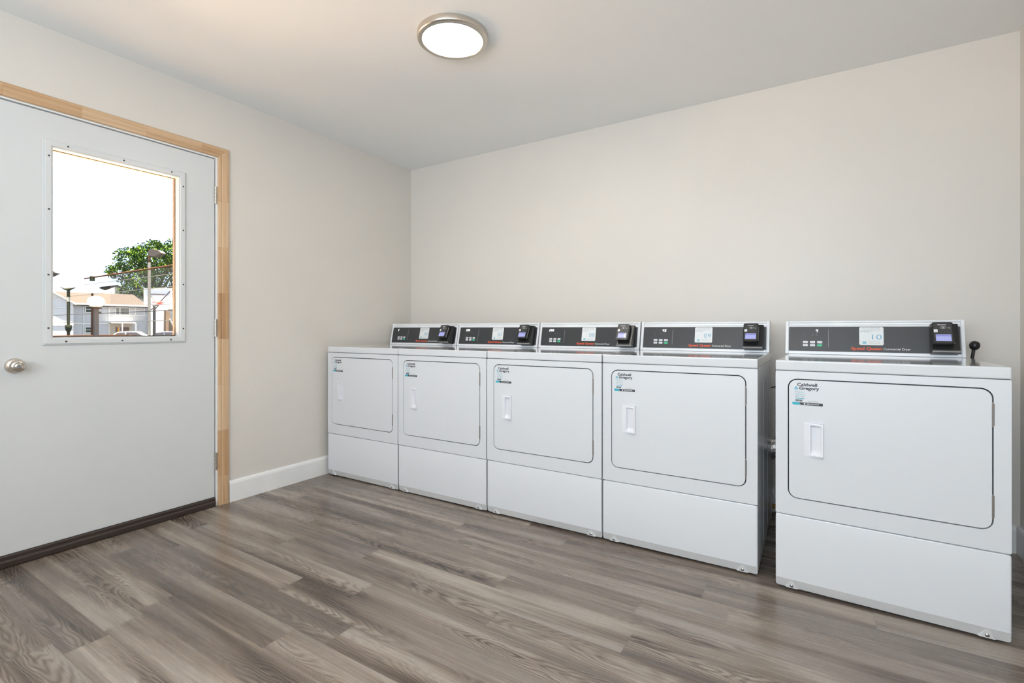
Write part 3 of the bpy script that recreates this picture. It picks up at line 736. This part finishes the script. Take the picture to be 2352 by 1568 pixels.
# basketball hoop
bb = thing('basketball_hoop', 'portable basketball hoop with pale backboard behind the fence', 'basketball hoop', (-22.22, 7.06, -1.05))
uu = Vector((.851, .525, 0)); nn = Vector((.525, -.851, 0))
F4 = lambda p: uu * p.x + nn * p.y + Vector((0, 0, p.z))
m = MB(F4); m.box(-.31, .90, .10, .13, 3.17, 3.88, 'board'); m.build('backboard', bb)
m = MB(F4); m.poly(rect(-.33, .92, 3.15, 3.90), [rect(-.29, .88, 3.19, 3.86)], .09, .14, 'siding_trim', lambda a, b, d: (a, d, b)); m.build('board_edge', bb)
m = MB(F4); d = .16
for a, b in (((-.10, 3.64), (.62, 3.62)), ((-.10, 3.64), (.26, 3.28)), ((.86, 3.76), (.42, 3.28)), ((.26, 3.28), (.42, 3.28))): m.bar((a[0], d, a[1]), (b[0], d, b[1]), .020, 'black', 6)
for a, b in (((0, 3.12), (.30, 3.14)), ((.08, 2.95), (.34, 3.18)), ((-.10, 2.92), (.12, 3.05))): m.bar((a[0], .04, a[1]), (b[0], .08, b[1]), .022, 'black', 6)
m.build('support_frame', bb)
m = MB(F4); pts = [(.48 + .22 * math.cos(2 * PI * i / 24), .36 + .22 * math.sin(2 * PI * i / 24), 3.26) for i in range(25)]; m.tube(pts, .012, 'red', 6); m.box(.30, .46, .13, .18, 3.18, 3.28, 'red'); m.build('rim', bb, smooth=True)
m = MB(F4); m.bar((.05, 0, .05), (.05, 0, 3.1), .055, 'black', 10); m.bar((-.04, -.03, .05), (-.02, -.03, 2.95), .02, 'rust', 8); m.build('pole', bb, smooth=True)
m = MB(F4); m.box(-.4, .5, -.5, .4, 0, .18, 'black'); m.build('base', bb, bevel=.03)

# apartment building (local x across the facade, y outwards, z up)
ab = thing('apartment_building', 'two storey grey apartment block with tan roof across the street', 'building', (-77.046, 20.123, -1.05))
eu = Vector((-.027, 1, 0)).normalized(); en = Vector((1, .027, 0)).normalized()
FA = lambda p: eu * p.x + en * p.y + Vector((0, 0, p.z + 1.05))
def fa(name, boxes, parent=ab, **k):
    mm = MB(FA)
    for b in boxes: mm.box(*b)
    return mm.build(name, parent, **k)
fa('facade_wall', [(-2.5, 8.6, -8, 0, -1.05, 4.15, 'siding')])
fa('facade_wall', [(8.6, 16.5, -8, .35, -1.05, 4.75, 'siding_w')])
m = MB(FA); m.add([(-3, .45, 4.12), (8.7, .45, 4.12), (8.7, -4.5, 6.05), (-3, -4.5, 5.85), (-3, -9, 4.12), (8.7, -9, 4.12), (-3, .45, 4.0), (8.7, .45, 4.0)], [(0, 1, 2, 3), (3, 2, 5, 4), (0, 3, 4), (1, 5, 2), (6, 7, 1, 0)], 'shingle'); m.build('roof', ab)
fa('fascia', [(-3, 8.7, .40, .50, 4.12, 4.32, 'siding_trim')])
# gabled wing at the left
m = MB(FA); m.add([(-6, 1.2, -1.05), (-.05, 1.2, -1.05), (-.05, 1.2, 4.2), (-2.9, 1.2, 5.95), (-6, 1.2, 4.2), (-6, 0, -1.05), (-.05, 0, -1.05), (-.05, 0, 4.2), (-2.9, 0, 5.95), (-6, 0, 4.2)], [(0, 1, 2, 3, 4), (1, 6, 7, 2), (0, 5, 9, 4)], 'siding_w'); m.build('wing_wall', ab)
m = MB(FA); m.add([(.2, 1.45, 4.02), (-2.9, 1.45, 5.98), (-2.9, 1.45, 6.15), (.2, 1.45, 4.20), (.2, -3, 4.02), (-2.9, -3, 5.98), (-2.9, -3, 6.15), (.2, -3, 4.20)], [(0, 1, 2, 3), (3, 2, 6, 7), (0, 4, 5, 1), (0, 3, 7, 4)], 'siding_trim'); m.build('rake_board', ab)
fa('band_board', [(-6, -.05, 1.21, 1.26, 1.45, 1.85, 'siding_trim'), (-6, -.05, 1.21, 1.26, 3.62, 3.74, 'siding_trim')])
fa('band_board', [(0, 4, .01, .05, 1.68, 1.84, 'siding_trim'), (4, 8.55, .01, .05, 2.86, 2.98, 'siding_trim')])
for x in (.34, 1.40, 4.07, 5.3, 7.11, 8.16): fa('corner_board', [(x - .05, x + .05, .01, .06, 2.98 if x > 4.2 else -1.05, 4.12, 'siding_trim')])
def win(x0, x1, z0, z1, mk='winglass'):
    f = fa('window', [(x0 - .09, x0, .02, .09, z0 - .09, z1 + .09, 'siding_trim'), (x1, x1 + .09, .02, .09, z0 - .09, z1 + .09, 'siding_trim'), (x0, x1, .02, .09, z1, z1 + .09, 'siding_trim'), (x0, x1, .02, .09, z0 - .09, z0, 'siding_trim')])
    return f
f = win(1.62, 2.36, 3.23, 3.91); fa('pane', [(1.62, 2.36, .02, .05, 3.23, 3.91, 'winglass'), (1.62, 2.36, .02, .07, 3.55, 3.60, 'siding_trim')], f)
f = win(1.58, 2.39, .59, 1.24); fa('pane', [(1.58, 2.39, .02, .05, .59, 1.24, 'winglass'), (1.58, 2.39, .02, .07, .89, .94, 'siding_trim')], f)
f = win(4.85, 6.34, 3.02, 3.86); fa('pane', [(4.85, 5.60, .02, .05, 3.02, 3.86, 'blind'), (5.60, 5.66, .02, .08, 3.02, 3.86, 'dooro'), (5.66, 6.34, .02, .05, 3.02, 3.86, 'blind')], f)
# porch recess with doors
fa('porch', [(4.03, 6.75, .01, .04, -1.05, 1.80, 'tan'), (4.0, 6.8, .02, .9, 1.80, 1.92, 'siding_trim')])
fa('entry_door', [(4.82, 5.02, .05, .09, -1.05, 1.28, 'dooro'), (5.02, 5.17, .05, .09, -1.05, 1.28, 'orangep')])
fa('entry_door', [(5.36, 6.34, .05, .09, -1.05, 1.28, 'dooro')])
for x in (5.25, 6.80): fa('porch_post', [(x - .06, x + .06, .75, .90, -1.05, 1.80, 'siding_trim')])
# shingled stair tower at the right
m = MB(FA); m.add([(10.45, .36, -1.05), (11.85, .36, -1.05), (10.95, .36, 3.63), (10.5, .36, 3.63), (10.45, .9, -1.05), (11.85, .9, -1.05), (10.95, .9, 3.63), (10.5, .9, 3.63)], [(4, 5, 6, 7), (0, 4, 7, 3), (1, 2, 6, 5), (3, 7, 6, 2)], 'brick'); m.build('stair_tower', ab)
m = MB(FA); m.bar((10.95, 1.0, 2.45), (11.85, 1.0, .62), .09, 'siding_trim', 6); m.build('stair_rail', ab)
fa('opening', [(11.3, 11.95, .36, .40, .7, 1.62, 'dooro')])
fa('eave_line', [(11.0, 12.6, .36, .8, 3.95, 4.02, 'tan')])
m = MB(FA); m.text('337', 11.5, 2.85, .30, .52, 'teal', lambda a, b, d: (a, d, b), .38, bold=.03); m.build('house_number', ab, label='blue house number')
# far gable behind
fh = thing('distant_house', 'washed out gable roof beyond the apartment block beside the tree', 'house', (-111, 38, -1.05))
m = MB(); m.add([(0, -4, 0), (1.5, 3.2, 0), (1.5, 3.2, 8.6), (-.4, -1, 10.2), (-1, -4, 8.6), (-8, -4, 0), (-8, 3.2, 0), (-8, 3.2, 8.6), (-8, -1, 10.2)], [(0, 1, 2, 3, 4), (1, 6, 7, 2)], 'siding_trim'); m.build('gable_wall', fh)
m = MB(); m.add([(.6, -1.2, 10.25), (2.0, 3.5, 8.5), (-8, 3.5, 8.5), (-8, -1.2, 10.25), (.6, -1.2, 10.45), (2.0, 3.5, 8.7), (-8, 3.5, 8.7), (-8, -1.2, 10.45)], [(0, 1, 2, 3), (4, 5, 6, 7), (0, 1, 5, 4)], 'plaster_grey'); m.build('roof', fh)

# cars parked across the street
def car(loc, ang, paint, label):
    t = thing('car', label, 'car', loc, ang)
    L = 2.3
    side = [(-L, .35), (-L, .75), (-1.9, .92), (-1.55, .98), (-.95, 1.42), (-.3, 1.50), (.7, 1.49), (1.35, 1.05), (2.15, .88), (L, .70), (L, .35)]
    m = MB(); m.poly(side, [], -.85, .85, paint, lambda a, b, d: (a, d, b)); m.build('body', t, bevel=.06, seg=3)
    m = MB()
    for sgn in (-1, 1):
        m.poly([(-1.42, 1.0), (-.9, 1.36), (-.32, 1.43), (-.32, 1.0)], [], sgn * .856, sgn * .862, 'carglass', lambda a, b, d: (a, d, b)); m.poly([(-.22, 1.0), (-.22, 1.43), (.62, 1.42), (1.15, 1.03)], [], sgn * .856, sgn * .862, 'carglass', lambda a, b, d: (a, d, b))
    m.build('windows', t)
    for x in (-1.45, 1.45):
        for y in (-.78, .78):
            m = MB(); m.bar((x, y - .1, .33), (x, y + .1, .33), .33, 'tyre', 20); m.build('wheel', t, smooth=True)
    return t
car((-56.6, 19.0, -.72), math.radians(60), 'car_white', 'white car with dark windows parked left of the fence post')
car((-53.2, 21.0, -.72), math.radians(60), 'car_blue', 'silver blue car parked behind the basketball pole')
m = MB(); m.box(-70, -44, 8, 34, -1.06, -.72, 'asphalt'); structure(m.build('trim_3'), 'raised parking strip across the street', 'pavement')
um = thing('closed_parasol', 'closed orange parasol at the right edge of the door window', 'parasol', (-46.94, 18.79, -.72))
m = MB(); m.lathe([(.03, 0), (.03, 2.55)], (0, 0, 0), (0, 0, 1), 'siding_trim', 10); m.build('pole', um)
m = MB(); m.lathe([(.05, .55), (.17, .6), (.15, 1.3), (.11, 1.9), (.05, 2.5), (.01, 2.6)], (0, 0, 0), (0, 0, 1), 'orangep', 14); m.build('canopy', um, smooth=True)

# tree
tr = thing('tree', 'large leafy green tree rising behind the apartment block', 'tree', (-100.3, 38.9, -1.05)); tr.scale = (1.2, 1.2, 1.2)
rnd = random.Random(5)
m = MB(); m.bar((0, 0, 0), (0, 0, 7), .45, 'bark', 12, .3)
blobs = [((0, 0, 12.2), 3.0), ((1.6, 2.4, 13.4), 2.3), ((-1.6, -2.6, 12.0), 2.0), ((-2.6, -1.2, 13.2), 1.3), ((0, 1.0, 9.6), 3.3), ((-1.8, -3.6, 10.0), 1.5), ((1.0, -1.8, 8.4), 2.5), ((3.5, 4.2, 10.8), 3.2), ((4, 4, 7.5), 3.0), ((.4, -.2, 14.2), 1.1), ((2.4, 4.6, 13.9), 1.6), ((-.6, -3.0, 7.2), 1.6), ((-1.6, -4.9, 10.2), .8)]
for (c, r) in blobs: m.tube([(0, 0, 6), (c[0] * .5, c[1] * .5, 6 + (c[2] - 6) * .6), c], [.22, .14, .05], 'bark', 6)
m.build('trunk', tr)
m = MB()
for (c, r) in blobs:
    c = Vector(c)
    for k in range(int(520 * r * r / 2.2)):
        d = Vector((rnd.gauss(0, 1), rnd.gauss(0, 1), rnd.gauss(0, 1))).normalized() * r * rnd.uniform(.55, 1.05)
        if d.y + .2 * d.z > r * .98: continue
        p = c + d + Vector((0, 0, 0)); s = rnd.uniform(.07, .15)
        u = Vector((rnd.gauss(0, 1), rnd.gauss(0, 1), rnd.gauss(0, 1))).normalized(); w = u.orthogonal().normalized()
        m.add([p - u * s - w * s * .6, p + u * s - w * s * .6, p + u * s + w * s * .6, p - u * s + w * s * .6], [(0, 1, 2, 3)], 'leaf')
m.build('foliage', tr, recalc=False)
